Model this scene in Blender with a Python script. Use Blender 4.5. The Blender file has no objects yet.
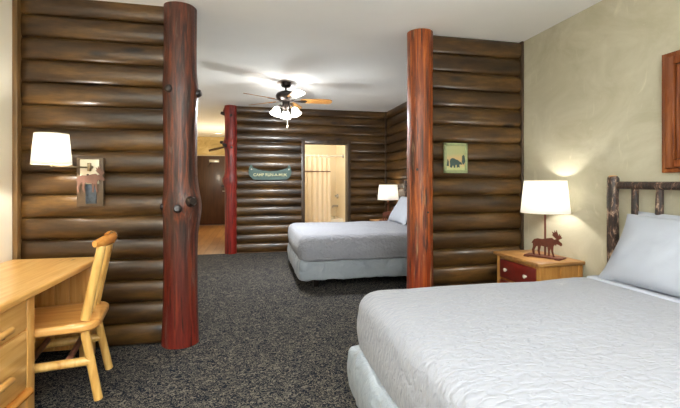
import bpy, bmesh, math, random
from mathutils import Vector, Matrix, noise
R = math.radians
random.seed(7)
scene = bpy.context.scene
col = scene.collection

# ------------------------------------------------------------------ helpers
def srgb(r, g, b, a=1.0):
    def f(c):
        c /= 255.0
        return c / 12.92 if c <= 0.04045 else ((c + 0.055) / 1.055) ** 2.4
    return (f(r), f(g), f(b), a)

class NT:
    def __init__(s, name):
        s.m = bpy.data.materials.new(name); s.m.use_nodes = True
        s.t = s.m.node_tree; s.n = s.t.nodes; s.l = s.t.links
        s.b = s.n['Principled BSDF']; s.out = s.n['Material Output']
    def node(s, typ, **kw):
        n = s.n.new(typ)
        for k, v in kw.items(): setattr(n, k, v)
        return n
    def link(s, a, b): s.l.new(a, b)
    def coords(s, scale=(1, 1, 1), rot=(0, 0, 0), src='Object'):
        tc = s.node('ShaderNodeTexCoord'); mp = s.node('ShaderNodeMapping')
        mp.inputs['Scale'].default_value = scale; mp.inputs['Rotation'].default_value = rot
        s.link(tc.outputs[src], mp.inputs['Vector']); return mp.outputs['Vector']
    def noise(s, vec, scale=5, detail=4, rough=.55, dist=0):
        n = s.node('ShaderNodeTexNoise'); s.link(vec, n.inputs['Vector'])
        n.inputs['Scale'].default_value = scale; n.inputs['Detail'].default_value = detail
        n.inputs['Roughness'].default_value = rough; n.inputs['Distortion'].default_value = dist
        return n.outputs['Fac']
    def ramp(s, fac, stops, interp='LINEAR'):
        r = s.node('ShaderNodeValToRGB'); r.color_ramp.interpolation = interp
        e = r.color_ramp.elements
        while len(e) < len(stops): e.new(.5)
        for el, (p, c) in zip(e, stops):
            el.position = p; el.color = c if not isinstance(c, (int, float)) else (c, c, c, 1)
        s.link(fac, r.inputs['Fac']); return r.outputs['Color']
    def mix(s, fac, a, b, mode='MIX'):
        m = s.node('ShaderNodeMix', data_type='RGBA', blend_type=mode)
        for sock, v in ((m.inputs[0], fac), (m.inputs[6], a), (m.inputs[7], b)):
            if hasattr(v, 'is_linked'): s.link(v, sock)
            else: sock.default_value = v
        return m.outputs[2]
    def math(s, op, a, b=0.0):
        m = s.node('ShaderNodeMath', operation=op)
        for i, v in enumerate((a, b)):
            if hasattr(v, 'is_linked'): s.link(v, m.inputs[i])
            else: m.inputs[i].default_value = v
        return m.outputs[0]
    def bump(s, h, strength=.3, dist=.01):
        b = s.node('ShaderNodeBump'); b.inputs['Strength'].default_value = strength
        b.inputs['Distance'].default_value = dist
        s.link(h, b.inputs['Height']); s.link(b.outputs['Normal'], s.b.inputs['Normal'])
    def base(s, c):
        if hasattr(c, 'is_linked'): s.link(c, s.b.inputs['Base Color'])
        else: s.b.inputs['Base Color'].default_value = c
    def set(s, rough=.5, metal=0, spec=.5, coat=0, coat_r=.1):
        s.b.inputs['Roughness'].default_value = rough; s.b.inputs['Metallic'].default_value = metal
        s.b.inputs['Specular IOR Level'].default_value = spec
        s.b.inputs['Coat Weight'].default_value = coat; s.b.inputs['Coat Roughness'].default_value = coat_r

def plain(name, c, rough=.5, metal=0, var=.08, scale=12, coat=0, bump=0):
    t = NT(name); v = t.coords()
    f = t.noise(v, scale, 3)
    lo = tuple(x * (1 - var) for x in c[:3]) + (1,); hi = tuple(min(1, x * (1 + var)) for x in c[:3]) + (1,)
    t.base(t.ramp(f, [(.3, lo), (.7, hi)])); t.set(rough, metal, .5, coat)
    if bump: t.bump(t.noise(v, scale * 6, 4), bump, .004)
    return t.m

def log_mat(name, axis):
    """dark stained half-log siding; axis = run direction of the logs"""
    t = NT(name)
    st = {'x': (1.3, 1, 9), 'y': (1, 1.3, 9)}[axis]
    v = t.coords(st)
    v2 = t.coords((.55, .55, 2.2) )
    grain = t.noise(v, 6, 6, .65, .4)
    blot = t.noise(v2, 3.2, 4, .6, .3)
    c1 = t.ramp(blot, [(.28, srgb(36, 23, 10)), (.5, srgb(72, 49, 22)), (.76, srgb(112, 80, 38))])
    g = t.ramp(grain, [(.34, .62), (.6, 1.0)])
    c = t.mix(1.0, c1, g, 'MULTIPLY')
    # a tone of its own per log
    sp = t.node('ShaderNodeSeparateXYZ'); t.link(t.coords(), sp.inputs[0])
    idx = t.math('FLOOR', t.math('DIVIDE', sp.outputs[2], PITCH))
    wn = t.node('ShaderNodeTexWhiteNoise', noise_dimensions='1D'); t.link(idx, wn.inputs['W'])
    c = t.mix(1.0, c, t.ramp(wn.outputs['Value'], [(0, .78), (1, 1.12)]), 'MULTIPLY')
    # knots
    kv = t.coords((1.5, 1.5, 4.2))
    vo = t.node('ShaderNodeTexVoronoi'); t.link(kv, vo.inputs['Vector']); vo.inputs['Scale'].default_value = 1.25
    k = t.ramp(vo.outputs['Distance'], [(.07, 0.0), (.17, 1.0)])
    c = t.mix(k, srgb(26, 16, 9), c)
    t.base(c); t.set(.32, 0, .4, .22, .18)
    t.link(t.ramp(grain, [(.3, .42), (.7, .28)]), t.b.inputs['Roughness'])
    t.bump(t.noise(v, 10, 5), .25, .006)
    return t.m

def post_mat(name, dark, mid, light, seed, streak=srgb(176, 150, 118), foot=srgb(112, 22, 14)):
    t = NT(name)
    tc = t.node('ShaderNodeTexCoord'); mp = t.node('ShaderNodeMapping')
    mp.inputs['Location'].default_value = (seed, seed * .7, seed * .3); mp.inputs['Scale'].default_value = (14, 14, .9)
    t.link(tc.outputs['Object'], mp.inputs['Vector']); v = mp.outputs['Vector']
    a = t.noise(v, 2.2, 6, .65, .5)
    c = t.ramp(a, [(.34, dark), (.5, mid), (.64, light)])
    # redder towards the foot of the log
    sp = t.node('ShaderNodeSeparateXYZ'); t.link(tc.outputs['Object'], sp.inputs[0])
    wob = t.math('ADD', sp.outputs[2], t.math('MULTIPLY', t.noise(v, 1.2, 3), .8))
    red = t.ramp(t.math('DIVIDE', wob, 2.6), [(.10, 1.0), (.52, 0.0)])
    rc = t.mix(a, tuple(x * .45 for x in foot[:3]) + (1,), tuple(min(1, x * 1.7) for x in foot[:3]) + (1,))
    c = t.mix(t.math('MULTIPLY', red, .85), c, rc)
    # bare, scraped streaks
    mp2 = t.node('ShaderNodeMapping'); mp2.inputs['Location'].default_value = (seed * 1.3, seed, 3)
    mp2.inputs['Scale'].default_value = (16, 16, 1.1); t.link(tc.outputs['Object'], mp2.inputs['Vector'])
    sn = t.ramp(t.noise(mp2.outputs['Vector'], 1.6, 4, .6, .6), [(.62, 0.0), (.72, .6)])
    c = t.mix(sn, c, streak)
    dn = t.ramp(t.noise(mp2.outputs['Vector'], 2.6, 3, .6, .2), [(.34, .8), (.43, 0.0)])
    c = t.mix(dn, c, srgb(28, 14, 10))
    t.base(c); t.set(.42, 0, .4, .22, .16)
    t.bump(t.noise(v, 2.2, 6, .7), .7, .016)
    return t.m

def pine_mat(name, axis, c0, c1, c2, rough=.3, coat=.3, knots=True):
    t = NT(name)
    s = {'x': (.7, 9, 9), 'y': (9, .7, 9), 'z': (9, 9, .7)}[axis]
    v = t.coords(s)
    f = t.noise(v, 2.6, 5, .6, .7)
    c = t.ramp(f, [(.3, c0), (.5, c1), (.72, c2)])
    if knots:
        k = {'x': (1.6, 5, 5), 'y': (5, 1.6, 5), 'z': (5, 5, 1.6)}[axis]
        vo = t.node('ShaderNodeTexVoronoi'); t.link(t.coords(k), vo.inputs['Vector']); vo.inputs['Scale'].default_value = 1.6
        c = t.mix(t.ramp(vo.outputs['Distance'], [(.03, 0.0), (.10, 1.0)]), srgb(112, 58, 22), c)
    t.base(c); t.set(rough, 0, .5, coat, .15)
    t.bump(t.noise(v, 5, 4), .08, .003)
    return t.m

def link_obj(name, me, mat, parent=None):
    o = bpy.data.objects.new(name, me); col.objects.link(o)
    if mat: me.materials.append(mat)
    if parent: o.parent = parent
    return o

def fin(name, bm, mat, parent=None, smooth=35, loc=None):
    bmesh.ops.recalc_face_normals(bm, faces=bm.faces)
    me = bpy.data.meshes.new(name); bm.to_mesh(me); bm.free()
    if smooth:
        me.polygons.foreach_set('use_smooth', [True] * len(me.polygons))
        me.set_sharp_from_angle(angle=R(smooth))
    o = link_obj(name, me, mat, parent)
    if loc: o.location = loc
    return o

def struct(o): o['kind'] = 'structure'; return o
def tag(o, label, cat, group=None):
    o['label'] = label; o['category'] = cat
    if group: o['group'] = group
    return o
def thing(name, label, cat, loc=(0, 0, 0), rz=0, group=None):
    o = bpy.data.objects.new(name, None); col.objects.link(o); o.empty_display_size = .1
    o.location = loc; o.rotation_euler = (0, 0, rz); return tag(o, label, cat, group)
def dup(root, loc, rz, label):
    r = root.copy(); col.objects.link(r); r.location = loc; r.rotation_euler = (0, 0, rz); r['label'] = label
    for ch in list(root.children):
        c = ch.copy(); col.objects.link(c); c.parent = r
        for g in list(ch.children):
            d = g.copy(); col.objects.link(d); d.parent = c
    return r

NB = bmesh.new
def box(bm, x0, x1, y0, y1, z0, z1, bev=0, seg=2):
    r = bmesh.ops.create_cube(bm, size=1)
    bmesh.ops.scale(bm, vec=(x1 - x0, y1 - y0, z1 - z0), verts=r['verts'])
    bmesh.ops.translate(bm, vec=((x0 + x1) / 2, (y0 + y1) / 2, (z0 + z1) / 2), verts=r['verts'])
    if bev:
        es = {e for v in r['verts'] for e in v.link_edges}
        bmesh.ops.bevel(bm, geom=list(es), offset=bev, segments=seg, affect='EDGES', profile=.5)
    return bm
def boxo(name, x0, x1, y0, y1, z0, z1, mat, parent=None, bev=0): return fin(name, box(NB(), x0, x1, y0, y1, z0, z1, bev), mat, parent)

def tube(bm, pts, rad, seg=14, cap=True, dome=False):
    """swept round along pts, rad a number or one per point"""
    pts = [Vector(p) for p in pts]
    if not hasattr(rad, '__len__'): rad = [rad] * len(pts)
    rings = []; up = None
    for i, p in enumerate(pts):
        d = (pts[min(i + 1, len(pts) - 1)] - pts[max(i - 1, 0)]).normalized()
        if up is None: up = Vector((0, 0, 1)) if abs(d.z) < .9 else Vector((1, 0, 0))
        a = d.cross(up).normalized(); b = a.cross(d).normalized(); up = b
        rings.append([bm.verts.new(p + (a * math.cos(k * 2 * math.pi / seg) + b * math.sin(k * 2 * math.pi / seg)) * rad[i]) for k in range(seg)])
    for i in range(len(rings) - 1):
        for k in range(seg):
            bm.faces.new((rings[i][k], rings[i][(k + 1) % seg], rings[i + 1][(k + 1) % seg], rings[i + 1][k]))
    if cap:
        bm.faces.new(rings[0][::-1]); bm.faces.new(rings[-1])
    return bm
def rod(bm, a, b, r0, r1=None, seg=14, rnd=0.0):
    r1 = r0 if r1 is None else r1; a = Vector(a); b = Vector(b); L = (b - a).length
    if rnd <= 0: return tube(bm, [a, a.lerp(b, .5), b], [r0, (r0 + r1) / 2, r1], seg)
    e = rnd / L
    ps, rs = [], []
    for q, f in ((0, .55), (.3, .83), (1, 1)): ps.append(a.lerp(b, e * q)); rs.append(r0 * f)
    ps.append(a.lerp(b, .5)); rs.append((r0 + r1) / 2)
    for q, f in ((1, 1), (.3, .83), (0, .55)): ps.append(a.lerp(b, 1 - e * q)); rs.append(r1 * f)
    return tube(bm, ps, rs, seg)
def lathe(bm, prof, c=(0, 0, 0), seg=28, capb=True, capt=True):
    rings = [[bm.verts.new((c[0] + r * math.cos(2 * math.pi * k / seg), c[1] + r * math.sin(2 * math.pi * k / seg), c[2] + z)) for k in range(seg)] for r, z in prof]
    for i in range(len(rings) - 1):
        for k in range(seg):
            bm.faces.new((rings[i][k], rings[i][(k + 1) % seg], rings[i + 1][(k + 1) % seg], rings[i + 1][k]))
    if capb: bm.faces.new(rings[0][::-1])
    if capt: bm.faces.new(rings[-1])
    return bm
def prism(bm, poly, f0, f1):
    """poly of 2-D points; f0 / f1 map a point to the front / back 3-D positions"""
    A = [bm.verts.new(f0(*p)) for p in poly]; B = [bm.verts.new(f1(*p)) for p in poly]
    fs = [bm.faces.new(A), bm.faces.new(B[::-1])]
    n = len(poly)
    for i in range(n): bm.faces.new((A[i], B[i], B[(i + 1) % n], A[(i + 1) % n]))
    bm.normal_update(); bmesh.ops.triangulate(bm, faces=fs, ngon_method='EAR_CLIP')
    return bm
def slab(bm, x0, x1, y0, y1, z0, z1, rp, re_t, re_b=0.0, n_arc=8, crown=0.0, fill=26, bulge=0.0, m=10):
    """cushion-like slab: rounded plan corners rp, rounded top edge re_t and bottom edge re_b, crowned top"""
    def outline(ins):
        r = max(rp - ins, .012); pts = []
        X0, X1, Y0, Y1 = x0 + ins, x1 - ins, y0 + ins, y1 - ins
        cs = [(X1 - r, Y1 - r, 0), (X0 + r, Y1 - r, 90), (X0 + r, Y0 + r, 180), (X1 - r, Y0 + r, 270)]
        for ci, (cx, cy, a0) in enumerate(cs):
            arc = [(cx + r * math.cos(R(a0 + 90 * k / n_arc)), cy + r * math.sin(R(a0 + 90 * k / n_arc))) for k in range(n_arc + 1)]
            pts += arc
            nx, ny, na = cs[(ci + 1) % 4]; q = (nx + r * math.cos(R(na)), ny + r * math.sin(R(na)))
            for k in range(1, m): pts.append((arc[-1][0] + (q[0] - arc[-1][0]) * k / m, arc[-1][1] + (q[1] - arc[-1][1]) * k / m))
        return pts
    levels = []
    if re_b:
        for k in range(6):
            a = R(90 * k / 6); levels.append((re_b * (1 - math.sin(a)), z0 + re_b * (1 - math.cos(a))))
    else: levels.append((0, z0))
    ns = 6
    for k in range(ns + 1):
        f = k / ns; zz = z0 + re_b + (z1 - re_t - z0 - re_b) * f
        levels.append((-bulge * math.sin(math.pi * f), zz))
    for k in range(1, 7):
        a = R(90 * k / 6); levels.append((re_t * (1 - math.cos(a)), z1 - re_t + re_t * math.sin(a)))
    half = min(x1 - x0, y1 - y0) / 2
    k = 1
    while re_t + k * .06 < half - .05:
        ins = re_t + k * .06; levels.append((ins, z1 + crown * (1 - ((half - ins) / (half - re_t)) ** 2))); k += 1
    rings = [[bm.verts.new((px, py, z)) for px, py in outline(i)] for i, z in levels]
    n = len(rings[0])
    for i in range(len(rings) - 1):
        for j in range(n): bm.faces.new((rings[i][j], rings[i][(j + 1) % n], rings[i + 1][(j + 1) % n], rings[i + 1][j]))
    bm.faces.new(rings[0][::-1]); bm.faces.new(rings[-1])
    return bm
def rumple(bm, amp, sc, off=0.0, ax=(1, 1, 1)):
    bm.normal_update()
    for v in bm.verts:
        p = Vector((v.co.x * sc * ax[0] + off, v.co.y * sc * ax[1], v.co.z * sc * ax[2]))
        v.co += v.normal * noise.noise(p) * amp
    return bm
def text_mesh(name, s, size, mat, parent, depth=.002):
    cu = bpy.data.curves.new(name, 'FONT'); cu.body = s; cu.size = size; cu.extrude = depth
    cu.align_x = 'CENTER'; cu.align_y = 'CENTER'; cu.offset = size * .012
    tmp = bpy.data.objects.new('tmp', cu); col.objects.link(tmp)
    bpy.context.view_layer.update()
    me = bpy.data.meshes.new_from_object(tmp.evaluated_get(bpy.context.evaluated_depsgraph_get()))
    bpy.data.objects.remove(tmp)
    return link_obj(name, me, mat, parent)

# ------------------------------------------------------------------ sizes of the place
PITCH = .1646
CH = 2.60                         # ceiling height
XL, XR = -1.673, 2.54              # side walls
YF, YP, YQ, YB, YH = -2.3, 3.30, 3.38, 7.25, 12.2   # window wall, partition face, far log wall, hall end
BU = .046                         # bulge of a half log

# ------------------------------------------------------------------ materials
M = {}
M['log_x'] = log_mat('stained_log_siding', 'x')
M['log_y'] = log_mat('stained_log_siding_side', 'y')
M['post_left'] = post_mat('varnished_log_brown', srgb(36, 22, 17), srgb(74, 38, 26), srgb(124, 62, 36), 3.1, srgb(120, 104, 92))
M['post_right'] = post_mat('varnished_log_orange', srgb(66, 32, 12), srgb(136, 62, 20), srgb(182, 96, 36), 8.2, srgb(200, 166, 120), srgb(132, 30, 16))
M['post_back'] = post_mat('varnished_log_red', srgb(66, 14, 10), srgb(118, 28, 20), srgb(150, 46, 30), 5.5, srgb(170, 80, 60), srgb(126, 26, 18))
M['knot'] = plain('knot_end', srgb(40, 30, 27), .35, 0, .3, 60)
M['pine_y'] = pine_mat('honey_pine_long', 'y', srgb(212, 150, 74), srgb(232, 180, 104), srgb(244, 200, 130))
M['pine_z'] = pine_mat('honey_pine_upright', 'z', srgb(196, 132, 60), srgb(220, 164, 88), srgb(236, 188, 114))
M['pine_x'] = pine_mat('honey_pine_cross', 'x', srgb(196, 128, 58), srgb(220, 160, 84), srgb(234, 184, 112))
M['pole_pine'] = pine_mat('peeled_pole_pine', 'z', srgb(196, 140, 66), srgb(222, 176, 98), srgb(236, 196, 122), .28, .4, False)
M['crest'] = pine_mat('crest_pine', 'y', srgb(176, 104, 40), srgb(206, 136, 60), srgb(224, 160, 82), .22, .5, False)
M['rung'] = plain('dark_rung_wood', srgb(104, 62, 44), .4, 0, .25, 30)
M['night_pine'] = pine_mat('nightstand_pine', 'x', srgb(136, 94, 52), srgb(164, 118, 66), srgb(184, 138, 82), .4, .15)
M['night_side'] = pine_mat('nightstand_side_pine', 'z', srgb(150, 98, 42), srgb(176, 122, 58), srgb(194, 142, 76), .4, .15)
M['night_red'] = plain('red_painted_drawer', srgb(112, 26, 18), .35, 0, .15, 30, .2)
M['knob'] = plain('cream_knob', srgb(226, 218, 202), .3, 0, .03)
M['bronze'] = plain('dark_bronze', srgb(44, 36, 32), .38, .7, .15, 40)
M['rust'] = plain('rusted_metal', srgb(92, 44, 26), .55, .3, .25, 50)
M['rose_rust'] = plain('rosy_copper_metal', srgb(112, 78, 62), .55, .2, .15, 40)
M['plate_rust'] = plain('brown_plate_metal', srgb(92, 74, 54), .55, .2, .15, 40)
M['cream_plate'] = plain('cream_metal', srgb(214, 204, 176), .4, .1, .04)
M['inset'] = plain('slate_inset', srgb(64, 72, 80), .3, .2, .35, 60)
M['brass'] = plain('antique_brass', srgb(120, 104, 78), .35, .8, .1)
M['ceil'] = plain('ceiling_paint', srgb(244, 244, 241), .9, 0, .015, 3, 0, .03)
M['white_wall'] = plain('cream_wall_paint', srgb(244, 236, 216), .7, 0, .03, 4, 0, .1)
M['trim'] = pine_mat('brown_trim_board', 'z', srgb(84, 60, 30), srgb(112, 82, 44), srgb(130, 98, 56), .4, .2)
M['dark_trim'] = pine_mat('dark_trim_board', 'z', srgb(40, 28, 18), srgb(60, 44, 28), srgb(76, 56, 36), .4, .2)
M['hall_door'] = pine_mat('dark_walnut_door', 'z', srgb(48, 26, 16), srgb(64, 36, 22), srgb(78, 46, 28), .35, .2, False)
M['jamb'] = plain('pale_jamb', srgb(206, 190, 160), .5)
M['steel'] = plain('brushed_steel', srgb(176, 172, 164), .3, .8, .05)
M['porcelain'] = plain('white_tub_acrylic', srgb(240, 232, 214), .15, 0, .01, 4, .4)
M['bath_wall'] = plain('warm_surround', srgb(238, 226, 200), .35, 0, .03, 4)
M['bath_floor'] = plain('bath_floor_tile', srgb(180, 160, 130), .4, 0, .1, 20)
M['glass_pane'] = None

def plaster(name, c0, c1, c2):
    t = NT(name); v = t.coords((1, 1, 1.7), (.5, .3, .2))
    a = t.noise(v, 1.6, 6, .62, 1.4); b = t.noise(t.coords((3, 3, 1.2), (.9, .2, .4)), 2.2, 5, .6, 2.2)
    c = t.ramp(a, [(.3, c0), (.5, c1), (.7, c2)])
    c = t.mix(t.ramp(b, [(.62, 0.0), (.74, .35)]), c, tuple(min(1, x * 1.35) for x in c2[:3]) + (1,))
    t.base(c); t.set(.45, 0, .4); t.bump(b, .12, .01); return t.m
M['plaster'] = plaster('trowelled_taupe_plaster', srgb(172, 165, 140), srgb(184, 178, 155), srgb(196, 191, 170))
M['hall_plaster'] = plaster('rough_golden_plaster', srgb(170, 142, 86), srgb(206, 182, 124), srgb(226, 206, 154))

def carpet():
    t = NT('patterned_carpet'); v = t.coords()
    n = t.noise(v, 30, 0.6, .5, 2.2)
    line = t.math('ABSOLUTE', t.math('SUBTRACT', n, .5))
    fuzz = t.noise(v, 320, 2)
    big = t.noise(v, 3, 2)
    m = t.ramp(line, [(.035, 1.0), (.055, 0.0)])
    tan = t.mix(fuzz, srgb(92, 87, 78), srgb(130, 123, 110)); nav = t.mix(fuzz, srgb(16, 19, 27), srgb(28, 32, 43))
    n2 = t.ramp(t.noise(v, 40, 2, .5, 1.0), [(.60, 0.0), (.66, 1.0)])
    c = t.mix(t.math('MAXIMUM', t.math('MULTIPLY', m, .95), t.math('MULTIPLY', n2, .6)), nav, tan)
    t.base(c); t.set(.95, 0, .1); t.bump(fuzz, .5, .006); return t.m
M['carpet'] = carpet()

def planks():
    t = NT('oak_plank_floor')
    br = t.node('ShaderNodeTexBrick'); t.link(t.coords((1, 1, 1), (0, 0, R(90))), br.inputs['Vector'])
    br.inputs['Scale'].default_value = 1; br.inputs['Brick Width'].default_value = 1.1; br.inputs['Row Height'].default_value = .14
    br.inputs['Mortar Size'].default_value = .003
    br.inputs['Color1'].default_value = srgb(150, 104, 58); br.inputs['Color2'].default_value = srgb(188, 140, 86); br.inputs['Mortar'].default_value = srgb(80, 50, 28)
    g = t.ramp(t.noise(t.coords((10, .8, 1)), 3, 5), [(.3, .7), (.7, 1.05)])
    t.base(t.mix(1.0, br.outputs['Color'], g, 'MULTIPLY')); t.set(.35, 0, .5, .15); return t.m
M['planks'] = planks()

def quilt():
    t = NT('white_matelasse'); v = t.coords((1.5, 2.7, 1.8), (0, 0, R(-8)))
    n = t.noise(v, 17, 1.2, .45, .5)
    h = t.ramp(n, [(.36, 0.0), (.64, 1.0)], 'EASE')
    t.base(srgb(149, 151, 159)); t.set(.85, 0, .2)
    t.b.inputs['Sheen Weight'].default_value = .15
    t.bump(h, .5, .008); return t.m
M['quilt'] = quilt()
def cloth(name, c, rough=.8, sc=9, st=.25, dist=.02):
    t = NT(name); v = t.coords()
    t.base(c); t.set(rough, 0, .25); t.b.inputs['Sheen Weight'].default_value = .1
    t.bump(t.noise(v, sc, 4, .5, .6), st, dist); return t.m
M['pillowcase'] = cloth('white_pillowcase', srgb(168, 173, 184), .75, 6, .25, .02)
M['sheet'] = cloth('white_sheet', srgb(182, 186, 197), .8, 8, .2)
M['satin'] = cloth('silver_satin_cover', srgb(152, 160, 168), .40, 7, .8, .05)

def bark():
    t = NT('dark_hickory_bark'); v = t.coords((5, 5, 1.6))
    n = t.noise(v, 6, 6, .72, .6)
    c = t.ramp(n, [(.38, srgb(16, 10, 8)), (.49, srgb(44, 27, 20)), (.55, srgb(84, 58, 46)), (.64, srgb(186, 158, 134))])
    t.base(c); t.set(.42, 0, .5, .3); t.bump(n, 1.0, .02); return t.m
M['bark'] = bark()
M['cut_wood'] = plain('cut_log_end', srgb(196, 142, 82), .5, 0, .15, 40)
M['walnut_frame'] = pine_mat('cherry_picture_frame', 'z', srgb(92, 44, 18), srgb(126, 68, 32), srgb(150, 88, 44), .25, .5, False)
M['dark_frame'] = plain('frame_groove', srgb(70, 30, 14), .3)
M['blade'] = pine_mat('oak_fan_blade', 'x', srgb(150, 96, 40), srgb(182, 126, 62), srgb(202, 148, 84), .3, .3, False)

def shade_mat(name, c, emit, e=1.0, transl=.6, clear=0.0):
    t = NT(name); t.n.remove(t.b)
    d = t.node('ShaderNodeBsdfDiffuse'); d.inputs['Color'].default_value = c
    tr = t.node('ShaderNodeBsdfTranslucent'); tr.inputs['Color'].default_value = c
    mx = t.node('ShaderNodeMixShader'); mx.inputs[0].default_value = transl
    t.link(d.outputs[0], mx.inputs[1]); t.link(tr.outputs[0], mx.inputs[2])
    em = t.node('ShaderNodeEmission'); em.inputs['Color'].default_value = emit; em.inputs['Strength'].default_value = e
    ad = t.node('ShaderNodeAddShader'); t.link(mx.outputs[0], ad.inputs[0]); t.link(em.outputs[0], ad.inputs[1])
    last = ad.outputs[0]
    if clear:
        tp = t.node('ShaderNodeBsdfTransparent'); m2 = t.node('ShaderNodeMixShader'); m2.inputs[0].default_value = clear
        t.link(last, m2.inputs[1]); t.link(tp.outputs[0], m2.inputs[2]); last = m2.outputs[0]
    t.link(last, t.out.inputs['Surface']); return t.m
M['shade'] = shade_mat('lit_linen_shade', srgb(246, 244, 238), (1, .98, .94, 1), .2)
M['fan_glass'] = shade_mat('lit_frosted_glass', srgb(250, 248, 240), (1, .96, .9, 1), 1.1, .6, .27)
M['curtain'] = shade_mat('thin_cream_curtain', srgb(246, 232, 206), (1, 1, 1, 1), 0.0, .35)
def emis(name, c, s):
    t = NT(name); t.b.inputs['Base Color'].default_value = c
    t.b.inputs['Emission Color'].default_value = c; t.b.inputs['Emission Strength'].default_value = s; return t.m
M['lamp_disc'] = emis('lit_downlight_lens', (1, .94, .8, 1), 3.0)
def pane():
    t = NT('window_glass'); t.n.remove(t.b)
    a = t.node('ShaderNodeBsdfTransparent'); g = t.node('ShaderNodeBsdfGlossy'); g.inputs['Roughness'].default_value = .02
    mx = t.node('ShaderNodeMixShader'); mx.inputs[0].default_value = .06
    t.link(a.outputs[0], mx.inputs[1]); t.link(g.outputs[0], mx.inputs[2]); t.link(mx.outputs[0], t.out.inputs['Surface']); return t.m
M['glass_pane'] = pane()
M['canoe'] = plain('canoe_green_paint', srgb(62, 86, 78), .5, 0, .2, 20)
M['canoe_dark'] = plain('canoe_dark_edge', srgb(40, 50, 46), .5)
M['gold_letter'] = plain('pale_gold_letters', srgb(204, 198, 150), .5)
M['pic_frame'] = plain('sage_green_frame', srgb(142, 150, 108), .55, 0, .12, 40)
M['bear'] = plain('spruce_green_paint', srgb(54, 74, 68), .6)
def picpaint():
    t = NT('painted_meadow'); sp = t.node('ShaderNodeSeparateXYZ'); t.link(t.coords(), sp.inputs[0])
    z = t.math('ADD', t.math('DIVIDE', sp.outputs[2], .2), t.math('MULTIPLY', t.noise(t.coords(), 25, 3), .25))
    c = t.ramp(z, [(.12, srgb(146, 158, 104)), (.32, srgb(182, 184, 130)), (.5, srgb(196, 168, 116)), (.8, srgb(190, 160, 110)), (1.0, srgb(160, 160, 112))])
    t.base(c); t.set(.5); return t.m
M['meadow'] = picpaint()
M['stick'] = plain('grey_bark_stick', srgb(84, 66, 42), .7, 0, .3, 40)

# ------------------------------------------------------------------ setting
def logs(bm, axis, a, b, face, sgn, zmin=0.0, zmax=CH, z_off=0.0, endr=0.0):
    """half-log courses between a and b on the run axis; face = plane they sit on, sgn = way they bulge"""
    n = max(4, int((b - a) / .07)); k = math.floor((zmin - z_off) / PITCH)
    while z_off + k * PITCH < zmax - .004:
        c0, c1 = z_off + k * PITCH, z_off + (k + 1) * PITCH; zc = (c0 + c1) / 2
        m = 12; zs = []
        for i in range(m + 1):
            z = zc - math.cos(math.pi * i / m) * PITCH / 2
            zs.append(min(max(z, zmin), zmax))
        zs = sorted(set(round(z, 5) for z in zs))
        grid = []
        for i in range(n + 1):
            t = a + (b - a) * i / n
            w = 1 + .10 * noise.noise(Vector((t * 1.3, k * 7.1, face)))
            if endr:
                e = min(t - a, b - t)
                if e < endr: w *= .35 + .65 * math.sqrt(max(0, 1 - (1 - e / endr) ** 2))
            row = []
            for z in zs:
                s = (z - zc) / (PITCH / 2); s = max(-1, min(1, s))
                dpt = BU * w * (max(0, 1 - abs(s) ** 2.4)) ** .55
                zz = z + .004 * noise.noise(Vector((t * 1.1, k * 3.3, 9)))
                zz = min(max(zz, zmin), zmax)
                p = (t, face + sgn * dpt, zz) if axis == 'x' else (face + sgn * dpt, t, zz)
                row.append(bm.verts.new(p))
            grid.append(row)
        for i in range(n):
            for j in range(len(zs) - 1):
                bm.faces.new((grid[i][j], grid[i + 1][j], grid[i + 1][j + 1], grid[i][j + 1]))
        k += 1
    return bm
def wallobj(name, bm, mat): return struct(fin(name, bm, mat, None, 50))

struct(boxo('floor', XL, XR, YF, YB - .05, -.06, 0, M['carpet']))
struct(boxo('floor_hall', XL, XR, YB - .05, YH + .1, -.06, -.002, M['planks']))
struct(boxo('floor_bathroom', .35, 1.95, YB + .12, 9.3, -.002, .004, M['bath_floor']))
struct(boxo('ceiling', XL - .12, XR + .12, YF - .12, YH + .2, CH, CH + .1, M['ceil']))
struct(boxo('wall_left', XL - .12, XL, YF - .12, YH + .2, -.06, CH, M['white_wall']))
struct(boxo('wall_right', XR, XR + .12, YF - .12, YH + .2, -.06, CH, M['plaster']))
bm = NB(); logs(bm, 'y', YQ + .17, YB, XR - .004, -1)
wallobj('wall_right_far', box(bm, XR - .006, XR - .001, YQ + .17, YB, 0, CH), M['log_y'])
# partitions that end in the big posts
bm = NB(); logs(bm, 'x', -1.642, -.56, YP, -1, endr=.05); logs(bm, 'x', -1.665, -.56, YP + .16, 1)
box(bm, XL + .001, -.56, YP - .002, YP + .162, 0, CH)
wallobj('wall_partition_left', bm, M['log_x'])
bm = NB(); logs(bm, 'x', 1.48, 2.52, YQ, -1, z_off=-.03); logs(bm, 'x', 1.48, XR - .05, YQ + .16, 1)
box(bm, 1.48, XR - .001, YQ - .002, YQ + .162, 0, CH)
wallobj('wall_partition_right', bm, M['log_x'])
struct(boxo('trim_1', XL + .001, -1.640, YP - .062, YP - .002, 0, CH, M['trim'], None, .004))
struct(boxo('trim_2', 2.515, XR - .001, YQ - .058, YQ - .002, 0, CH, M['dark_trim'], None, .004))
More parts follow.
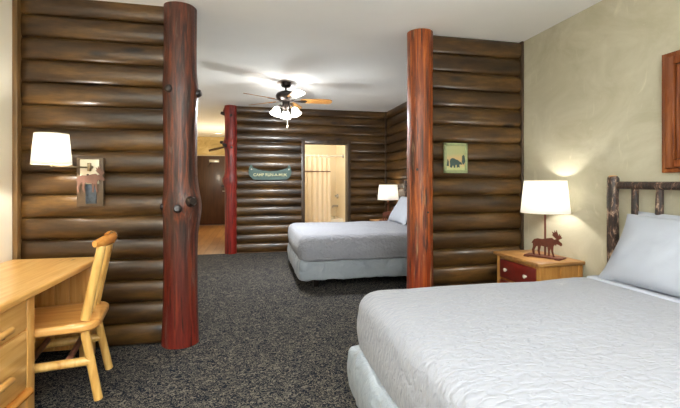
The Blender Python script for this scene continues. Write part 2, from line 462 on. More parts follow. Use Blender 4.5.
# far log wall with the bathroom doorway
DX0, DX1, DZ = .927, 1.729, 1.965
bm = NB()
logs(bm, 'x', -.33, DX0 - .065, YB, -1); logs(bm, 'x', DX1 + .065, XR - .05, YB, -1); logs(bm, 'x', DX0 - .065, DX1 + .065, YB, -1, DZ + .06)
box(bm, -.33, DX0, YB - .002, YB + .14, 0, CH); box(bm, DX1, XR - .001, YB - .002, YB + .14, 0, CH); box(bm, DX0, DX1, YB - .002, YB + .14, DZ, CH)
wallobj('wall_back', bm, M['log_x'])
bm = NB()
box(bm, DX0 - .065, DX0, YB - .05, YB + .15, 0, DZ + .06, .004); box(bm, DX1, DX1 + .065, YB - .05, YB + .15, 0, DZ + .06, .004)
box(bm, DX0, DX1, YB - .05, YB + .15, DZ, DZ + .06, .004)
struct(fin('trim_3', bm, M['dark_trim']))
struct(boxo('trim_4', XR - .075, XR - .045, YB - .06, YB - .03, 0, CH, M['dark_trim'], None, .004))
# hall
struct(boxo('wall_hall_right', -.33, -.21, YB + .14, YH, 0, CH, M['white_wall']))
bm = NB(); hx0, hx1, hz = -1.605, -.70, 2.04
box(bm, XL + .001, hx0 - .05, YH, YH + .12, 0, CH); box(bm, hx1 + .05, -.21, YH, YH + .12, 0, CH); box(bm, hx0 - .05, hx1 + .05, YH, YH + .12, hz + .03, CH)
struct(fin('wall_hall_end', bm, M['hall_plaster']))
door = struct(boxo('door_1', hx0, hx1, YH + .02, YH + .065, .006, hz, M['hall_door'], None, .003))
bm = NB(); box(bm, hx0 - .05, hx0, YH - .012, YH + .1, 0, hz + .03, .003); box(bm, hx1, hx1 + .05, YH - .012, YH + .1, 0, hz + .03, .003); box(bm, hx0, hx1, YH - .012, YH + .1, hz, hz + .03, .003)
fin('door_frame', bm, M['jamb'], door)
bm = NB(); box(bm, hx0 + .34, hx0 + .62, YH - .035, YH + .02, hz - .19, hz - .11, .006)
fin('door_closer', bm, M['steel'], door)
fin('closer_arm', rod(NB(), (hx0 + .40, YH - .03, hz - .19), (hx0 + .30, YH - .05, hz - .33), .011), M['bronze'], door)
fin('door_handle', rod(rod(NB(), (hx1 - .07, YH + .02, 1.0), (hx1 - .07, YH - .05, 1.0), .012), (hx1 - .07, YH - .045, 1.0), (hx1 - .19, YH - .045, 1.0), .011), M['steel'], door)
# bathroom
struct(boxo('wall_bathroom_right', 1.95, 2.05, YB + .14, 9.3, 0, CH, M['bath_wall']))
struct(boxo('wall_bathroom_left', .25, .35, YB + .14, 9.3, 0, CH, M['bath_wall']))
struct(boxo('wall_bathroom_back', .25, 2.05, 9.3, 9.4, 0, CH, M['bath_wall']))
# window wall behind the viewpoint
WX0, WX1, WZ0, WZ1 = -1.2, 2.1, .55, 2.25
bm = NB(); box(bm, XL, WX0, YF - .12, YF, 0, CH); box(bm, WX1, XR, YF - .12, YF, 0, CH); box(bm, WX0, WX1, YF - .12, YF, 0, WZ0); box(bm, WX0, WX1, YF - .12, YF, WZ1, CH)
struct(fin('wall_front', bm, M['white_wall']))
bm = NB()
for a, b in ((WX0, WX0 + .05), (.425, .475), (WX1 - .05, WX1)): box(bm, a, b, YF - .09, YF - .03, WZ0, WZ1)
box(bm, WX0, WX1, YF - .09, YF - .03, WZ0, WZ0 + .05); box(bm, WX0, WX1, YF - .09, YF - .03, WZ1 - .05, WZ1)
win = struct(fin('window_1', bm, M['white_wall']))
for a, b in ((WX0 + .05, .425), (.475, WX1 - .05)): boxo('pane', a, b, YF - .063, YF - .057, WZ0 + .05, WZ1 - .05, M['glass_pane'], win)

# ------------------------------------------------------------------ log posts
def post(label, x, y, rad, mat, seed, bulges, knots, h=CH, sx=1.0):
    """rad: radius; bulges: (z, angle, amount, spread); knots: (z, angle, size, length)"""
    t = thing('log_post', label, 'log post', (x, y, 0))
    bm = NB(); seg, nz = 40, 90; rings = []
    def rr(z, a):
        r = rad(z) if callable(rad) else rad
        r *= 1 + .045 * noise.noise(Vector((math.cos(a) * 1.4 + seed, math.sin(a) * 1.4, z * 1.6))) + .018 * noise.noise(Vector((math.cos(a) * 6, math.sin(a) * 6 + seed, z * 2)))
        for bz, ba, am, sp in bulges:
            da = math.atan2(math.sin(a - ba), math.cos(a - ba))
            r += am * math.exp(-((z - bz) / sp) ** 2) * math.exp(-(da / .8) ** 2)
        return r
    for i in range(nz + 1):
        z = h * i / nz
        rings.append([bm.verts.new((rr(z, 2 * math.pi * k / seg) * math.cos(2 * math.pi * k / seg), rr(z, 2 * math.pi * k / seg) * math.sin(2 * math.pi * k / seg), z)) for k in range(seg)])
    for i in range(nz):
        for k in range(seg): bm.faces.new((rings[i][k], rings[i][(k + 1) % seg], rings[i + 1][(k + 1) % seg], rings[i + 1][k]))
    bm.faces.new(rings[0][::-1]); bm.faces.new(rings[-1])
    fin('trunk', bm, mat, t, 60)
    for kz, ka, ks, kl in knots:
        d = Vector((math.cos(ka), math.sin(ka), .18)).normalized(); r0 = rr(kz, ka)
        p = Vector((math.cos(ka) * r0, math.sin(ka) * r0, kz))
        bm = tube(NB(), [p - d * .04, p, p + d * kl * .6, p + d * kl], [ks * 1.35, ks * 1.2, ks, ks * .82], 14)
        fin('knot', rumple(bm, .004, 30, seed), M['knot'], t, 50)
    return t
A = R
post('thick brown log post with two black knot stubs, beside the desk chair', -.553, 3.27, lambda z: .121 + .014 * math.exp(-z / .4), M['post_left'], 2.0,
     [(1.09, A(-55), .016, .09), (1.06, A(-95), .010, .08), (1.06, A(-150), .010, .09), (1.04, A(-5), .03, .16), (1.96, A(-10), .014, .1), (1.96, A(-130), .010, .1)],
     [(1.10, A(-51), .034, .026), (1.05, A(-88), .027, .018), (1.06, A(-155), .022, .014), (1.95, A(-122), .028, .014), (1.94, A(-8), .028, .022)])
post('smooth orange red log post between the two beds', 1.478, 3.345, lambda z: .113 + .008 * math.exp(-z / .6), M['post_right'], 6.0,
     [(1.5, A(190), .006, .2), (2.1, A(180), .005, .2)],
     [(1.36, A(-125), .009, .004), (.98, A(-75), .008, .004)])
post('slender red log post with knobbly burls at the hall opening', -.385, 7.23, .103, M['post_back'], 11.0,
     [(1.93, A(200), .04, .07), (1.93, A(-80), .02, .06), (1.28, A(195), .05, .09), (1.25, A(-60), .018, .1), (2.5, A(180), .03, .06)],
     [(2.46, A(188), .028, .05), (2.42, A(-85), .022, .02), (1.95, A(180), .026, .05), (1.90, A(225), .03, .04), (1.18, A(185), .016, .05), (1.86, A(-80), .018, .02)])

# ------------------------------------------------------------------ desk
dk = thing('writing_desk', 'honey pine writing desk with log pulls against the left wall', 'desk', (0, 0, 0))
DXF, DZT = -1.085, .702
fin('desktop', slab(NB(), XL + .004, DXF, 1.62, 3.215, DZT - .04, DZT, .02, .014, .010, 4), M['pine_y'], dk)
ped = boxo('pedestal', XL + .02, DXF - .055, 1.68, 2.385, .05, DZT - .04, M['pine_z'], dk)
boxo('corner_post', DXF - .115, DXF - .045, 2.325, 2.395, 0, DZT - .04, M['pine_z'], dk, .006)
boxo('corner_post', DXF - .115, DXF - .045, 1.66, 1.73, 0, DZT - .04, M['pine_z'], dk, .006)
boxo('corner_post', DXF - .115, DXF - .035, 3.115, 3.195, 0, DZT - .04, M['pine_z'], dk, .006)
bm = NB()
for i in range(5): box(bm, XL + .03 + i * .094, XL + .122 + i * .094, 3.135, 3.165, .06, DZT - .04, .004)
fin('end_panel', bm, M['pine_z'], dk)
bm = NB()
for i in range(8): box(bm, XL + .03, XL + .05, 2.385 + i * .094, 2.477 + i * .094, .25, DZT - .04, .004)
fin('back_panel', bm, M['pine_z'], dk)
fin('bottom_rail', rod(NB(), (DXF - .045, 1.72, .165), (DXF - .045, 2.335, .165), .022), M['crest'], dk)
for z0, z1, hz in ((.495, .655, .565), (.195, .485, .335)):
    d = boxo('drawer', DXF - .075, DXF - .045, 1.735, 2.32, z0, z1, M['pine_y'], dk, .007)
    fin('log_pull', rod(NB(), (DXF + .002, 1.88, hz), (DXF + .002, 2.10, hz), .0165, None, 14, .006), M['pine_y'], d)
    for y in (1.935, 2.045): fin('pull_peg', rod(NB(), (DXF - .05, y, hz - .012), (DXF - .002, y, hz - .010), .017), M['night_red'], d)

# ------------------------------------------------------------------ chair
ch = thing('desk_chair', 'golden pine log chair with curved crest rail tucked into the desk', 'chair', (-1.142, 2.662, 0), R(190.5))
fin('seat', slab(NB(), -.25, .21, -.25, .238, .405, .452, .10, .018, .014, 8, -.008), M['pine_x'], ch)
W = M['pole_pine']
for s in (-1, 1):
    fin('leg', rod(NB(), (-.165, s * .175, .43), (-.245, s * .205, 0), .024, .0235, 14, .004), W, ch)
    fin('leg', rod(NB(), (.155, s * .165, .43), (.205, s * .195, 0), .024, .0235, 14, .004), W, ch)
    fin('back_post', rod(NB(), (-.172, s * .165, .455), (-.255, s * .172, .875), .027, .0235), W, ch)
    fin('side_stretcher', rod(NB(), (-.205, s * .19, .225), (.18, s * .182, .225), .025), M['pole_pine'], ch)
fin('back_spindle', rod(NB(), (-.175, 0, .455), (-.275, 0, .875), .018), W, ch)
for x in (-.10, .09): fin('cross_rung', rod(NB(), (x, -.185, .25), (x, .185, .25), .017), M['rung'], ch)
pts = []
for i in range(13):
    a = -1 + 2 * i / 12; pts.append((-.226 - .066 * (1 - a * a), a * .215, .893 + .006 * (1 - a * a)))
bm = tube(NB(), pts, [.015, .022] + [.026] * 9 + [.022, .015], 16)
for v in bm.verts: v.co.z = .895 + (v.co.z - .895) * 1.25
fin('crest_rail', bm, M['crest'], ch, 60)

# ------------------------------------------------------------------ moose outline, used for the lamps and the sconce
MOOSE = [(.10,0),(.17,0),(.155,.04),(.15,.18),(.20,.30),(.245,.345),(.26,.30),(.25,.16),(.285,.03),(.29,0),(.355,0),(.335,.04),(.32,.17),(.36,.36),(.46,.335),(.56,.335),
 (.58,.17),(.57,0),(.64,0),(.63,.17),(.665,.31),(.68,.18),(.72,.035),(.72,0),(.79,0),(.765,.05),(.735,.2),(.745,.38),(.785,.45),(.815,.40),(.835,.47),(.89,.455),
 (.965,.41),(1,.45),(.99,.52),(.93,.57),(.895,.62),(.93,.655),(.99,.69),(1.0,.74),(.965,.72),(.97,.82),(.935,.75),(.925,.86),(.89,.76),(.865,.86),(.83,.98),(.82,.87),(.77,.96),
 (.77,.86),(.70,.91),(.73,.81),(.69,.80),(.76,.72),(.83,.65),(.76,.625),(.70,.68),(.60,.665),(.40,.61),(.25,.62),(.14,.58),(.09,.50),(.055,.41),(.10,.44),(.105,.30),(.07,.18)]
def moose(name, w, h, mat, parent, th=.004, loc=(0, 0, 0), mirror=False):
    f = -1 if mirror else 1
    o = fin(name, prism(NB(), MOOSE, lambda x, z: (f * (x - .5) * w, -th / 2, z * h), lambda x, z: (f * (x - .5) * w, th / 2, z * h)), mat, parent, 20)
    o.location = loc; return o

# ------------------------------------------------------------------ nightstands and lamps
def nightstand(label, loc, group):
    """front (drawers) faces -X; back at +X"""
    t = thing('nightstand', label, 'nightstand', loc, 0, group)
    fin('top', box(NB(), -.225, .195, -.29, .29, .602, .63, .006), M['night_pine'], t)
    boxo('carcass', -.185, .19, -.262, .262, .05, .602, M['night_side'], t, .004)
    for x in (-.20, .155):
        for y in (-.27, .232): boxo('corner_stile', x, x + .036, y, y + .038, 0, .602, M['night_side'], t, .004)
    boxo('side_stile', -.01, .03, -.268, -.255, .05, .602, M['night_side'], t, .002)
    for z0, z1 in ((.415, .575), (.235, .395), (.06, .215)):
        d = boxo('drawer', -.205, -.18, -.225, .225, z0, z1, M['night_red'], t, .006)
        for y in (-.125, .125):
            fin('knob', rod(NB(), (-.203, y, (z0 + z1) / 2), (-.232, y, (z0 + z1) / 2), .009, .017, 14, .006), M['knob'], d)
    return t
ns = nightstand('pine nightstand with red drawers beside the near bed, under the larger lamp', (2.33, 2.88, 0), 'red drawer nightstands')
def table_lamp(label, loc, rz, group):
    t = thing('table_lamp', label, 'lamp', loc, rz, group)
    box_ = NB(); box(box_, -.145, .145, -.055, .055, .004, .014, .003)
    for x in (-.12, .12): box(box_, x - .02, x + .02, -.075, .075, 0, .008, .002)
    fin('base', box_, M['rust'], t)
    fin('pole', rod(NB(), (0, .012, .012), (0, .012, .50), .008), M['rust'], t)
    moose('moose_cutout', .25, .225, M['rust'], t, .006, (.01, -.006, .013))
    prof = [(.184, .365), (.158, .63)]
    bm = NB(); lathe(bm, prof, (0, .012, 0), 48, False, False)
    sh = fin('lamp_shade', bm, M['shade'], t)
    md = sh.modifiers.new('thick', 'SOLIDIFY'); md.thickness = .003; md.offset = 0
    for r, z in prof:
        fin('shade_ring', tube(NB(), [(r * math.cos(2 * math.pi * k / 40), .012 + r * math.sin(2 * math.pi * k / 40), z) for k in range(41)], .0025, 6, False), M['cream_plate'], sh)
    for k in range(3):
        a = k * 2.094; fin('shade_spoke', rod(NB(), (0, .012, .605), (.157 * math.cos(a), .012 + .157 * math.sin(a), .628), .002, None, 6), M['cream_plate'], sh)
    fin('bulb', lathe(NB(), [(.012, .46), (.014, .48), (.03, .52), (.032, .545), (.022, .572), (.004, .58)], (0, .012, 0), 18), M['fan_glass'], t)
    return t
lamp = table_lamp('glowing white table lamp with a moose cutout on the nightstand by the near bed', (2.335, 2.805, .63), R(-60), 'moose table lamps')
ns2 = dup(ns, (2.285, 6.68, 0), 0, 'far nightstand half hidden behind the far bed in the log corner')
ns2.scale = (.92, .92, .92)
lamp2 = dup(lamp, (2.315, 6.60, .58), R(-30), 'smaller looking distant white table lamp behind the far bed in the log corner')

# ------------------------------------------------------------------ beds
def bed(label, x0, x1, y0, y1, oh=.13):
    """foot at x0, headboard at x1 against the right wall"""
    t = thing('log_bed', label, 'bed', (x0, y0, 0), 0, 'queen beds')
    L, Wd = x1 - x0, y1 - y0
    bs = slab(NB(), -.022, L - .12, -.01, Wd + .01, .10, .345, .06, .05, .03, 8, 0, 26, .006, 56); rumple(bs, .014, 7, x0 * 3, (1, 1, .35)); rumple(bs, .010, 17, 4.0, (1, 1, .5))
    fin('box_spring', bs, M['satin'], t, 60)
    fin('mattress', slab(NB(), .03, L - .12, .02, Wd - .02, .345, .57, .09, .05, .03, 8), M['sheet'], t)
    for x in (.20, L - .45):
        for y in (.14, Wd - .14): boxo('bed_foot', x - .03, x + .03, y - .03, y + .03, 0, .12, M['bronze'], t, .004)
    h = fin('headboard', rumple(rod(NB(), (L - .07, -.09, 1.215), (L - .07, Wd + oh - .04, 1.225), .026, None, 16), .003, 20), M['bark'], t, 60)
    fin('lower_rail', rumple(rod(NB(), (L - .07, -.09, .50), (L - .07, Wd + oh - .04, .50), .026, None, 16), .003, 20), M['bark'], h, 60)
    for y in (-.125, Wd + oh):
        ps = [(L - .07, y, z) for z in (0, .2, .4, .6, .8, 1.0, 1.15, 1.27, 1.287)]
        fin('headboard_post', rumple(tube(NB(), ps, [.037] * 8 + [.030], 18), .006, 14, y), M['bark'], h, 60)
        fin('post_end', rod(NB(), (L - .07, y, 1.28), (L - .07, y, 1.292), .029, .024), M['cut_wood'], h)
    for yy, s in ((-.085, 1), (Wd + oh - .038, -1)): fin('rail_tenon', rod(NB(), (L - .07, yy - .012, 1.222), (L - .07, yy + .012, 1.222), .018), M['cut_wood'], h)
    n = 10
    for i in range(n):
        y = -.125 + (Wd + oh + .125) * (i + 1) / (n + 1); j = random.uniform(-.006, .006)
        fin('spindle', rumple(tube(NB(), [(L - .07, y, .50), (L - .07 + j, y + j, .7), (L - .07, y - j, .95), (L - .07, y, 1.20)], [.021, .024, .023, .020], 14), .004, 16, y * 5), M['bark'], h, 60)
    return t
def coverlet(label, x0, x1, y0, y1):
    bm = slab(NB(), x0, x1, y0, y1, .335, .632, .16, .095, .02, 10, .012, 26, .012)
    rumple(bm, .012, 4.0, y0 * 2)
    o = fin('coverlet', bm, M['quilt'], None, 80); return tag(o, label, 'bedspread', 'white coverlets')
def pillow(label, cx, cy, cz, w, h, th, lean, group, yaw=0, off=0.0):
    bm = NB(); nu, nv = 34, 24; top = []; bot = []
    for i in range(nu + 1):
        rt, rb = [], []
        for j in range(nv + 1):
            u, v = -1 + 2 * i / nu, -1 + 2 * j / nv
            x = w / 2 * u * (1 - .10 * (1 - v * v)); y = h / 2 * v * (1 - .05 * (1 - u * u))
            t = th / 2 * ((1 - abs(u) ** 2.6) * (1 - abs(v) ** 2.4)) ** .55
            k = noise.noise(Vector((u * 1.8 + off, v * 1.8, 1))) * .016 + noise.noise(Vector((u * 5 + off, v * 3, 5))) * .005
            e = min(1, (1 - max(abs(u), abs(v))) * 5)
            rt.append(bm.verts.new((x, y, t + k * e)))
            rb.append(rt[-1] if i in (0, nu) or j in (0, nv) else bm.verts.new((x, y, -t * .8)))
        top.append(rt); bot.append(rb)
    for i in range(nu):
        for j in range(nv):
            bm.faces.new((top[i][j], top[i + 1][j], top[i + 1][j + 1], top[i][j + 1]))
            f = (bot[i][j], bot[i][j + 1], bot[i + 1][j + 1], bot[i + 1][j])
            if len(set(f)) >= 3 and not set(f) == {top[i][j], top[i + 1][j], top[i + 1][j + 1], top[i][j + 1]}:
                bm.faces.new(f)
    # local x -> along the headboard (-Y), local y -> up the lean, local z -> out towards the foot (-X)
    o = fin('pillow', bm, M['pillowcase'], None, 80)
    ca, sa = math.cos(lean), math.sin(lean)
    X = Vector((0, -1, 0)); Yv = Vector((ca, 0, sa)); Z = X.cross(Yv)
    m = Matrix((X, Yv, Z)).transposed().to_4x4()
    m = Matrix.Translation((cx, cy, cz)) @ Matrix.Rotation(yaw, 4, 'Z') @ m
    o.matrix_world = m
    return tag(o, label, 'pillow', group)

bed('near bed with white mattress, silver skirted box spring and dark bark headboard', .535, XR, .62, 2.17)
coverlet('white rippled coverlet spread over the near bed in the foreground', .56, 2.30, .575, 2.215)
tag(fin('folded_sheet', slab(NB(), 2.08, 2.26, .62, 2.14, .612, .646, .02, .012, .004, 4, .004), M['sheet']), 'smooth white sheet band in front of the pillows on the near bed', 'sheet')
pillow('white pillow at the front of the near bed, leaning on another pillow', 2.23, 1.73, .845, .70, .46, .16, R(60), 'bed pillows', 0, 1.0)
pillow('white pillow wedged between the front pillow and the bark headboard', 2.39, 1.745, .835, .74, .47, .11, R(70), 'bed pillows', 0, 4.0)
bed('far bed with silver box spring behind the orange red post', .535, XR, 4.56, 6.10, .045)
coverlet('white coverlet spread over the far bed', .52, 2.30, 4.515, 6.145)
pillow('white pillow on the far bed, leaning by the distant lamp', 2.245, 5.70, .83, .74, .47, .17, R(58), 'bed pillows', 0, 2.3)

# ------------------------------------------------------------------ wall sconce
sc_ = thing('wall_sconce', 'swing arm wall sconce with white shade and moose plate above the desk', 'wall lamp', (-1.165, 3.255, 0))
boxo('backplate', -.092, .085, -.032, -.004, 1.068, 1.425, M['plate_rust'], sc_, .004)
boxo('cream_panel', -.066, .060, -.044, -.030, 1.232, 1.412, M['cream_plate'], sc_, .004)
boxo('lower_inset', -.032, .040, -.038, -.030, 1.088, 1.232, M['inset'], sc_, .002)
moose('moose_cutout', .20, .20, M['rose_rust'], sc_, .005, (.002, -.052, 1.172))
fin('switch_knob', rod(NB(), (-.012, -.044, 1.30), (-.012, -.058, 1.30), .006), M['bronze'], sc_)
bm = NB(); rod(bm, (.012, -.04, 1.355), (.012, -.085, 1.355), .012); box(bm, .002, .022, -.10, -.075, 1.325, 1.385, .003)
fin('arm_knuckle', bm, M['brass'], sc_)
fin('swing_arm', tube(NB(), [(.012, -.088, 1.352), (-.05, -.115, 1.352), (-.15, -.18, 1.352), (-.175, -.196, 1.356), (-.178, -.198, 1.38), (-.178, -.198, 1.45)], .006, 10), M['brass'], sc_)
SX, SY = -.178, -.198
bm = NB(); lathe(bm, [(.116, 1.368), (.098, 1.575)], (SX, SY, 0), 44, False, False)
sh = fin('lamp_shade', bm, M['shade'], sc_); md = sh.modifiers.new('thick', 'SOLIDIFY'); md.thickness = .003; md.offset = 0
for r, z in ((.116, 1.368), (.098, 1.575)): fin('shade_ring', tube(NB(), [(SX + r * math.cos(2 * math.pi * k / 40), SY + r * math.sin(2 * math.pi * k / 40), z) for k in range(41)], .0025, 6, False), M['cream_plate'], sh)
for k in range(3): fin('shade_spoke', rod(NB(), (SX, SY, 1.55), (SX + .098 * math.cos(k * 2.094), SY + .098 * math.sin(k * 2.094), 1.573), .002, None, 6), M['cream_plate'], sh)
fin('finial', lathe(NB(), [(.004, 1.352), (.010, 1.358), (.012, 1.368), (.006, 1.378)], (SX, SY, 0), 14), M['cream_plate'], sc_)
fin('bulb', lathe(NB(), [(.012, 1.45), (.026, 1.49), (.028, 1.51), (.018, 1.535), (.004, 1.545)], (SX, SY, 0), 18), M['fan_glass'], sc_)

# ------------------------------------------------------------------ pictures and signs
bp = thing('bear_picture', 'small green plaque of a walking bear on the right log partition', 'picture', (1.815, YQ - BU, 1.335))
fin('panel', box(NB(), -.112, .112, -.022, -.006, .0, .268, .003), M['meadow'], bp)
bm = NB(); box(bm, -.116, -.092, -.032, -.004, -.004, .272, .003); box(bm, .092, .116, -.032, -.004, -.004, .272, .003); box(bm, -.116, .116, -.032, -.004, -.004, .022, .003); box(bm, -.116, .116, -.032, -.004, .246, .272, .003)
fin('frame', bm, M['pic_frame'], bp)
BEAR = [(.08,.02),(.19,.0),(.20,.10),(.26,.24),(.34,.10),(.33,.0),(.45,.0),(.44,.12),(.47,.27),(.58,.26),(.60,.12),(.57,.02),(.68,.02),(.70,.14),(.73,.04),(.82,.02),(.82,.08),(.78,.16),(.80,.34),(.88,.30),(.99,.28),(1,.36),(.95,.45),(.92,.52),(.88,.50),(.83,.54),(.76,.60),(.64,.72),(.50,.76),(.36,.86),(.20,.88),(.07,.78),(.02,.58),(.05,.30),(.03,.12)]
o = fin('bear_relief', prism(NB(), BEAR, lambda x, z: (-.062 + x * .125, -.027, .045 + z * .10), lambda x, z: (-.062 + x * .125, -.020, .045 + z * .10)), M['bear'], bp, 20)
fin('painted_tree', tube(NB(), [(.075, -.024, .075), (.076, -.024, .10), (.075, -.024, .15), (.076, -.024, .165)], [.004, .016, .012, .002], 8), M['bear'], bp)
fin('painted_tree', tube(NB(), [(-.08, -.023, .06), (-.078, -.023, .10), (-.08, -.023, .125)], [.010, .008, .002], 8), M['bear'], bp)

cn = thing('canoe_sign', 'green canoe shaped sign with pale gold lettering on the far log wall', 'sign', (.30, YB - BU, 1.292))
CAN = [(-.375,.20),(-.35,.262),(-.325,.272),(-.305,.225),(-.22,.190),(-.11,.168),(0,.160),(.11,.168),(.22,.190),(.305,.225),(.325,.272),(.35,.262),(.375,.20),(.378,.13),(.355,.065),(.31,.022),(.26,.006),(0,.0),(-.26,.006),(-.31,.022),(-.355,.065),(-.378,.13)]
fin('canoe_board', prism(NB(), CAN, lambda x, z: (x, -.024, z), lambda x, z: (x, -.002, z)), M['canoe'], cn, 20)
bm = NB()
tube(bm, [(x, -.022, z) for x, z in CAN[3:10]], .006, 8)
fin('keel', tube(NB(), [(-.31, -.022, .022), (-.26, -.022, .006), (0, -.022, 0), (.26, -.022, .006), (.31, -.022, .022)], .008, 8), M['canoe_dark'], cn)
fin('gunwale', bm, M['canoe_dark'], cn)
tx = text_mesh('lettering', 'CAMP RUN-A-MUK', .070, M['gold_letter'], cn); tx.location = (0, -.026, .092); tx.rotation_euler = (R(90), 0, 0)
for x in (-.33, .33): fin('rivet', rod(NB(), (x, -.022, .19), (x, -.031, .19), .013, .009), M['knob'], cn)

pf = thing('framed_picture', 'cherry wood framed picture on the plaster wall above the near headboard', 'picture', (XR, 0, 0))
PY0, PY1, PZ0, PZ1 = 1.03, 1.995, 1.303, 2.045
def moulding(bm, ins, w, d0, d1):
    a, b, c, d = PY0 + ins, PY1 - ins, PZ0 + ins, PZ1 - ins
    box(bm, -d1, -d0, b - w, b, c, d, .003); box(bm, -d1, -d0, a, a + w, c, d, .003)
    box(bm, -d1, -d0, a + w, b - w, c, c + w, .003); box(bm, -d1, -d0, a + w, b - w, d - w, d, .003)
fr = NB(); moulding(fr, 0, .028, .002, .028); moulding(fr, .030, .05, .002, .040); moulding(fr, .085, .03, .002, .026)
frame = fin('frame', fr, M['walnut_frame'], pf)
fr = NB(); moulding(fr, .026, .006, .002, .020); moulding(fr, .078, .009, .002, .018); fin('frame_groove', fr, M['dark_frame'], frame)
boxo('print', -.012, -.003, PY0 + .115, PY1 - .115, PZ0 + .115, PZ1 - .115, M['meadow'], pf)

st = fin('wall_stick', rumple(tube(NB(), [(-1.27, YH - .03, 2.19), (-1.1, YH - .035, 2.235), (-.82, YH - .03, 2.31)], [.03, .036, .03], 10), .006, 12), M['stick'])
tag(st, 'short grey stick mounted slantwise above the hall door', 'decoration')

# ------------------------------------------------------------------ ceiling fan
FX, FY = .43, 5.36
fn = thing('ceiling_fan', 'bronze ceiling fan with oak blades and lit glass shades over the far bed', 'ceiling fan', (FX, FY, 0))
fin('canopy', lathe(NB(), [(.02, 2.528), (.055, 2.535), (.068, 2.555), (.068, 2.598)], (0, 0, 0), 30), M['bronze'], fn)
fin('downrod', rod(NB(), (0, 0, 2.47), (0, 0, 2.54), .013), M['bronze'], fn)
fin('motor_housing', lathe(NB(), [(.05, 2.335), (.09, 2.345), (.125, 2.375), (.135, 2.41), (.12, 2.445), (.08, 2.47), (.03, 2.485)], (0, 0, 0), 36), M['bronze'], fn, 50)
for k in range(5):
    a = R(-5 + 72 * k)
    bm = NB(); n = 14; P0, P1 = [], []
    out = [(.20, -.045), (.30, -.058), (.45, -.066), (.56, -.068), (.60, -.058), (.622, -.035), (.63, 0), (.622, .035), (.60, .058), (.56, .068), (.45, .066), (.30, .058), (.20, .045)]
    tw = R(-14)
    prism(bm, out, lambda x, y: (x, y * math.cos(tw), .004 + y * math.sin(tw)), lambda x, y: (x, y * math.cos(tw), -.004 + y * math.sin(tw)))
    b = fin('blade', bm, M['blade'], fn, 30); b.location = (0, 0, 2.352); b.rotation_euler = (0, 0, a)
    bm = NB(); prism(bm, [(.08, -.02), (.15, -.016), (.21, -.034), (.27, -.03), (.285, 0), (.27, .03), (.21, .034), (.15, .016), (.08, .02)],
                     lambda x, y: (x, y, -.006 + y * math.sin(tw)), lambda x, y: (x, y, -.012 + y * math.sin(tw)))
    fin('blade_iron', bm, M['bronze'], b, 30)
fin('light_kit', lathe(NB(), [(.01, 2.20), (.03, 2.21), (.05, 2.24), (.058, 2.275), (.045, 2.30), (.05, 2.34)], (0, 0, 0), 26), M['bronze'], fn, 50)
for k in range(3):
    a = R(85 + 120 * k); d = Vector((math.cos(a), math.sin(a), 0))
    arm = fin('light_arm', tube(NB(), [d * .04 + Vector((0, 0, 2.265)), d * .085 + Vector((0, 0, 2.275)), d * .115 + Vector((0, 0, 2.262)), d * .125 + Vector((0, 0, 2.235))], .011, 10), M['bronze'], fn)
    bm = lathe(NB(), [(.022, 0), (.034, -.012), (.046, -.045), (.063, -.085), (.074, -.105)], (0, 0, 0), 28, False, False)
    rot = Matrix.Translation(d * .122 + Vector((0, 0, 2.245))) @ Matrix.Rotation(R(24), 4, Vector((0, 0, 1)).cross(-d))
    bmesh.ops.transform(bm, matrix=rot, verts=bm.verts)
    g = fin('glass_shade', bm, M['fan_glass'], fn, 60); md = g.modifiers.new('thick', 'SOLIDIFY'); md.thickness = .004
bm = NB(); rod(bm, (.02, -.03, 2.01), (.02, -.03, 2.22), .0025, None, 6); rod(bm, (.02, -.03, 1.985), (.02, -.03, 2.012), .009, .006, 10)
fin('pull_chain', bm, M['cream_plate'], fn)

# recessed light of the hall
dl = thing('recessed_light', 'round recessed ceiling light glowing above the hall door', 'ceiling light', (-.92, 11.2, CH))
fin('lens', lathe(NB(), [(.085, -.012), (.085, -.002)], (0, 0, 0), 28), M['lamp_disc'], dl)
bm = NB(); tube(bm, [(.095 * math.cos(2 * math.pi * k / 32), .095 * math.sin(2 * math.pi * k / 32), -.008) for k in range(33)], .012, 8, False); fin('trim_ring', bm, M['knob'], dl)

# ------------------------------------------------------------------ bathroom
tb = thing('bathtub', 'white bathtub under the shower seen through the far doorway', 'bathtub', (0, 0, 0))
bm = NB(); x0, x1, y0, y1, zt = .352, 1.948, 8.52, 9.295, .45
box(bm, x0, x1, y0, y0 + .07, .004, zt, .012); box(bm, x0, x1, y1 - .06, y1, .004, zt, .008); box(bm, x0, x0 + .08, y0 + .05, y1 - .05, .004, zt, .008); box(bm, x1 - .08, x1, y0 + .05, y1 - .05, .004, zt, .008); box(bm, x0, x1, y0 + .03, y1 - .03, .004, .12)
fin('tub_body', bm, M['porcelain'], tb)
fin('overflow_plate', rod(NB(), (1.87, 8.95, .36), (1.855, 8.95, .36), .035), M['steel'], tb)
fc = thing('tub_faucet', 'chrome shower valve and spout on the right bathroom wall', 'faucet', (1.95, 9.08, 0))
fin('valve_handle', rod(rod(NB(), (-.002, 0, .93), (-.03, 0, .93), .06, .05, 20), (-.03, 0, .93), (-.08, 0, .93), .022, .018), M['steel'], fc)
fin('spout', tube(NB(), [(-.002, 0, .70), (-.08, 0, .705), (-.13, 0, .695), (-.14, 0, .67)], [.026, .024, .022, .02], 12), M['steel'], fc)
ROD_Z, ROD_Y = 1.83, 8.50
rd = thing('shower_rod', 'shower curtain rod spanning the bathroom alcove', 'curtain rod', (0, ROD_Y, ROD_Z))
fin('rod', rod(NB(), (.352, 0, 0), (1.948, 0, 0), .019), M['knob'], rd)
fin('flange', rod(NB(), (1.948, 0, 0), (1.92, 0, 0), .045, .03, 20), M['steel'], rd); fin('flange', rod(NB(), (.352, 0, 0), (.38, 0, 0), .045, .03, 20), M['steel'], rd)
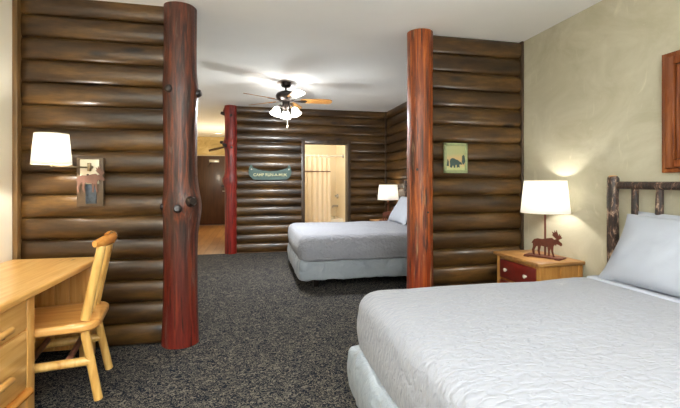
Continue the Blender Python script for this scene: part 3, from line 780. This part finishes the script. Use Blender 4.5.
ct = thing('shower_curtain', 'cream shower curtain gathered at the left of the tub', 'shower curtain', (0, ROD_Y - .055, 0))
def curtain_sheet(z0, z1, amp0, amp1, th=.0):
    bm = NB(); nx, nz = 130, 16; g = []
    for i in range(nx + 1):
        f = i / nx; x = .80 + f * .82
        row = []
        for j in range(nz + 1):
            h = j / nz; z = z0 + (z1 - z0) * h; am = amp0 + (amp1 - amp0) * h
            ph = 2 * math.pi * (9 * f + .35 * math.sin(5 * f))
            row.append(bm.verts.new((x + .012 * math.sin(ph * 2) + .03 * (1 - h) * (f - .5), am * math.sin(ph) + .012 * noise.noise(Vector((x * 5, z * 2, 1))), z)))
        g.append(row)
    for i in range(nx):
        for j in range(nz): bm.faces.new((g[i][j], g[i + 1][j], g[i + 1][j + 1], g[i][j + 1]))
    return bm
cp = fin('curtain_panel', curtain_sheet(.10, 1.78, .026, .020), M['curtain'], ct, 80)
bd = curtain_sheet(1.48, 1.50, .026, .022)
bmesh.ops.translate(bd, vec=(0, -.012, 0), verts=bd.verts)
o = fin('dark_band', bd, M['rung'], ct, 80); md = o.modifiers.new('thick', 'SOLIDIFY'); md.thickness = .003
for k in range(9):
    x = .83 + k * .094
    fin('curtain_ring', tube(NB(), [(x, .055 + .03 * math.cos(2 * math.pi * q / 16), .0 + ROD_Z - .012 + -.008 + .046 * math.sin(2 * math.pi * q / 16)) for q in range(17)], .012, 6, False), M['knob'], ct)

# ------------------------------------------------------------------ lights
def point(name, loc, w, c=(1, .86, .66), r=.03):
    l = bpy.data.lights.new(name, 'POINT'); l.energy = w; l.color = c; l.shadow_soft_size = r
    o = bpy.data.objects.new(name, l); col.objects.link(o); o.location = loc; return o
def area(name, loc, rot, w, sx, sy, c=(1, 1, 1)):
    l = bpy.data.lights.new(name, 'AREA'); l.energy = w; l.color = c; l.shape = 'RECTANGLE'; l.size = sx; l.size_y = sy
    o = bpy.data.objects.new(name, l); col.objects.link(o); o.location = loc; o.rotation_euler = rot; return o
area('daylight', ((WX0 + WX1) / 2, YF - .25, (WZ0 + WZ1) / 2), (R(90), 0, 0), 90, WX1 - WX0, WZ1 - WZ0, (.93, .97, 1))
lm = lamp.matrix_basis @ Vector((0, .012, .50)); lm2 = lamp2.matrix_basis @ Vector((0, .012, .50))
point('near_lamp_light', lm, 24, (1, .97, .92)); point('far_lamp_light', lm2, 22, (1, .94, .86))
point('sconce_light', (-1.165 + SX, 3.255 + SY, 1.47), 30, (1, .96, .89), .025)
for k in range(3):
    a = R(85 + 120 * k); point('fan_light', (FX + .15 * math.cos(a), FY + .15 * math.sin(a), 2.17), 100, (.96, .99, 1), .055)
point('hall_light', (-.92, 10.2, 1.7), 32, (1, .88, .68), .12)
point('bathroom_light', (.85, 7.9, 2.3), 38, (1, .92, .8), .12)

sp = bpy.data.lights.new('ceiling_fill_spot', 'SPOT'); sp.energy = 1150; sp.spot_size = R(150); sp.spot_blend = .6; sp.shadow_soft_size = .15; sp.color = (.92, .97, 1)  # added upward fill spot behind the camera, no fixture, brightens the ceiling
so = bpy.data.objects.new('ceiling_fill_spot', sp); col.objects.link(so); so.location = (-.1, -.9, 1.1); so.rotation_euler = (R(180), 0, 0)
# ------------------------------------------------------------------ world, camera, view
w = bpy.data.worlds.new('sky'); scene.world = w; w.use_nodes = True
bgn = w.node_tree.nodes['Background']; sk = w.node_tree.nodes.new('ShaderNodeTexSky')
sk.sky_type = 'HOSEK_WILKIE'; w.node_tree.links.new(sk.outputs[0], bgn.inputs[0]); bgn.inputs[1].default_value = .6
cam = bpy.data.cameras.new('camera'); co = bpy.data.objects.new('camera', cam); col.objects.link(co)
co.location = (0, 0, 1.24); co.rotation_euler = (R(90), 0, R(-12.4))
cam.sensor_width = 36; cam.lens = 395 / 680 * 36; cam.shift_y = -21 / 680; cam.clip_start = .02
scene.camera = co
scene.cycles.use_denoising = True
scene.cycles.max_bounces = 10; scene.cycles.diffuse_bounces = 6
scene.cycles.sample_clamp_indirect = 8
vs = scene.view_settings; vs.view_transform = 'Standard'; vs.look = 'None'; vs.exposure = 0.0; vs.gamma = 1; vs.use_curve_mapping = False
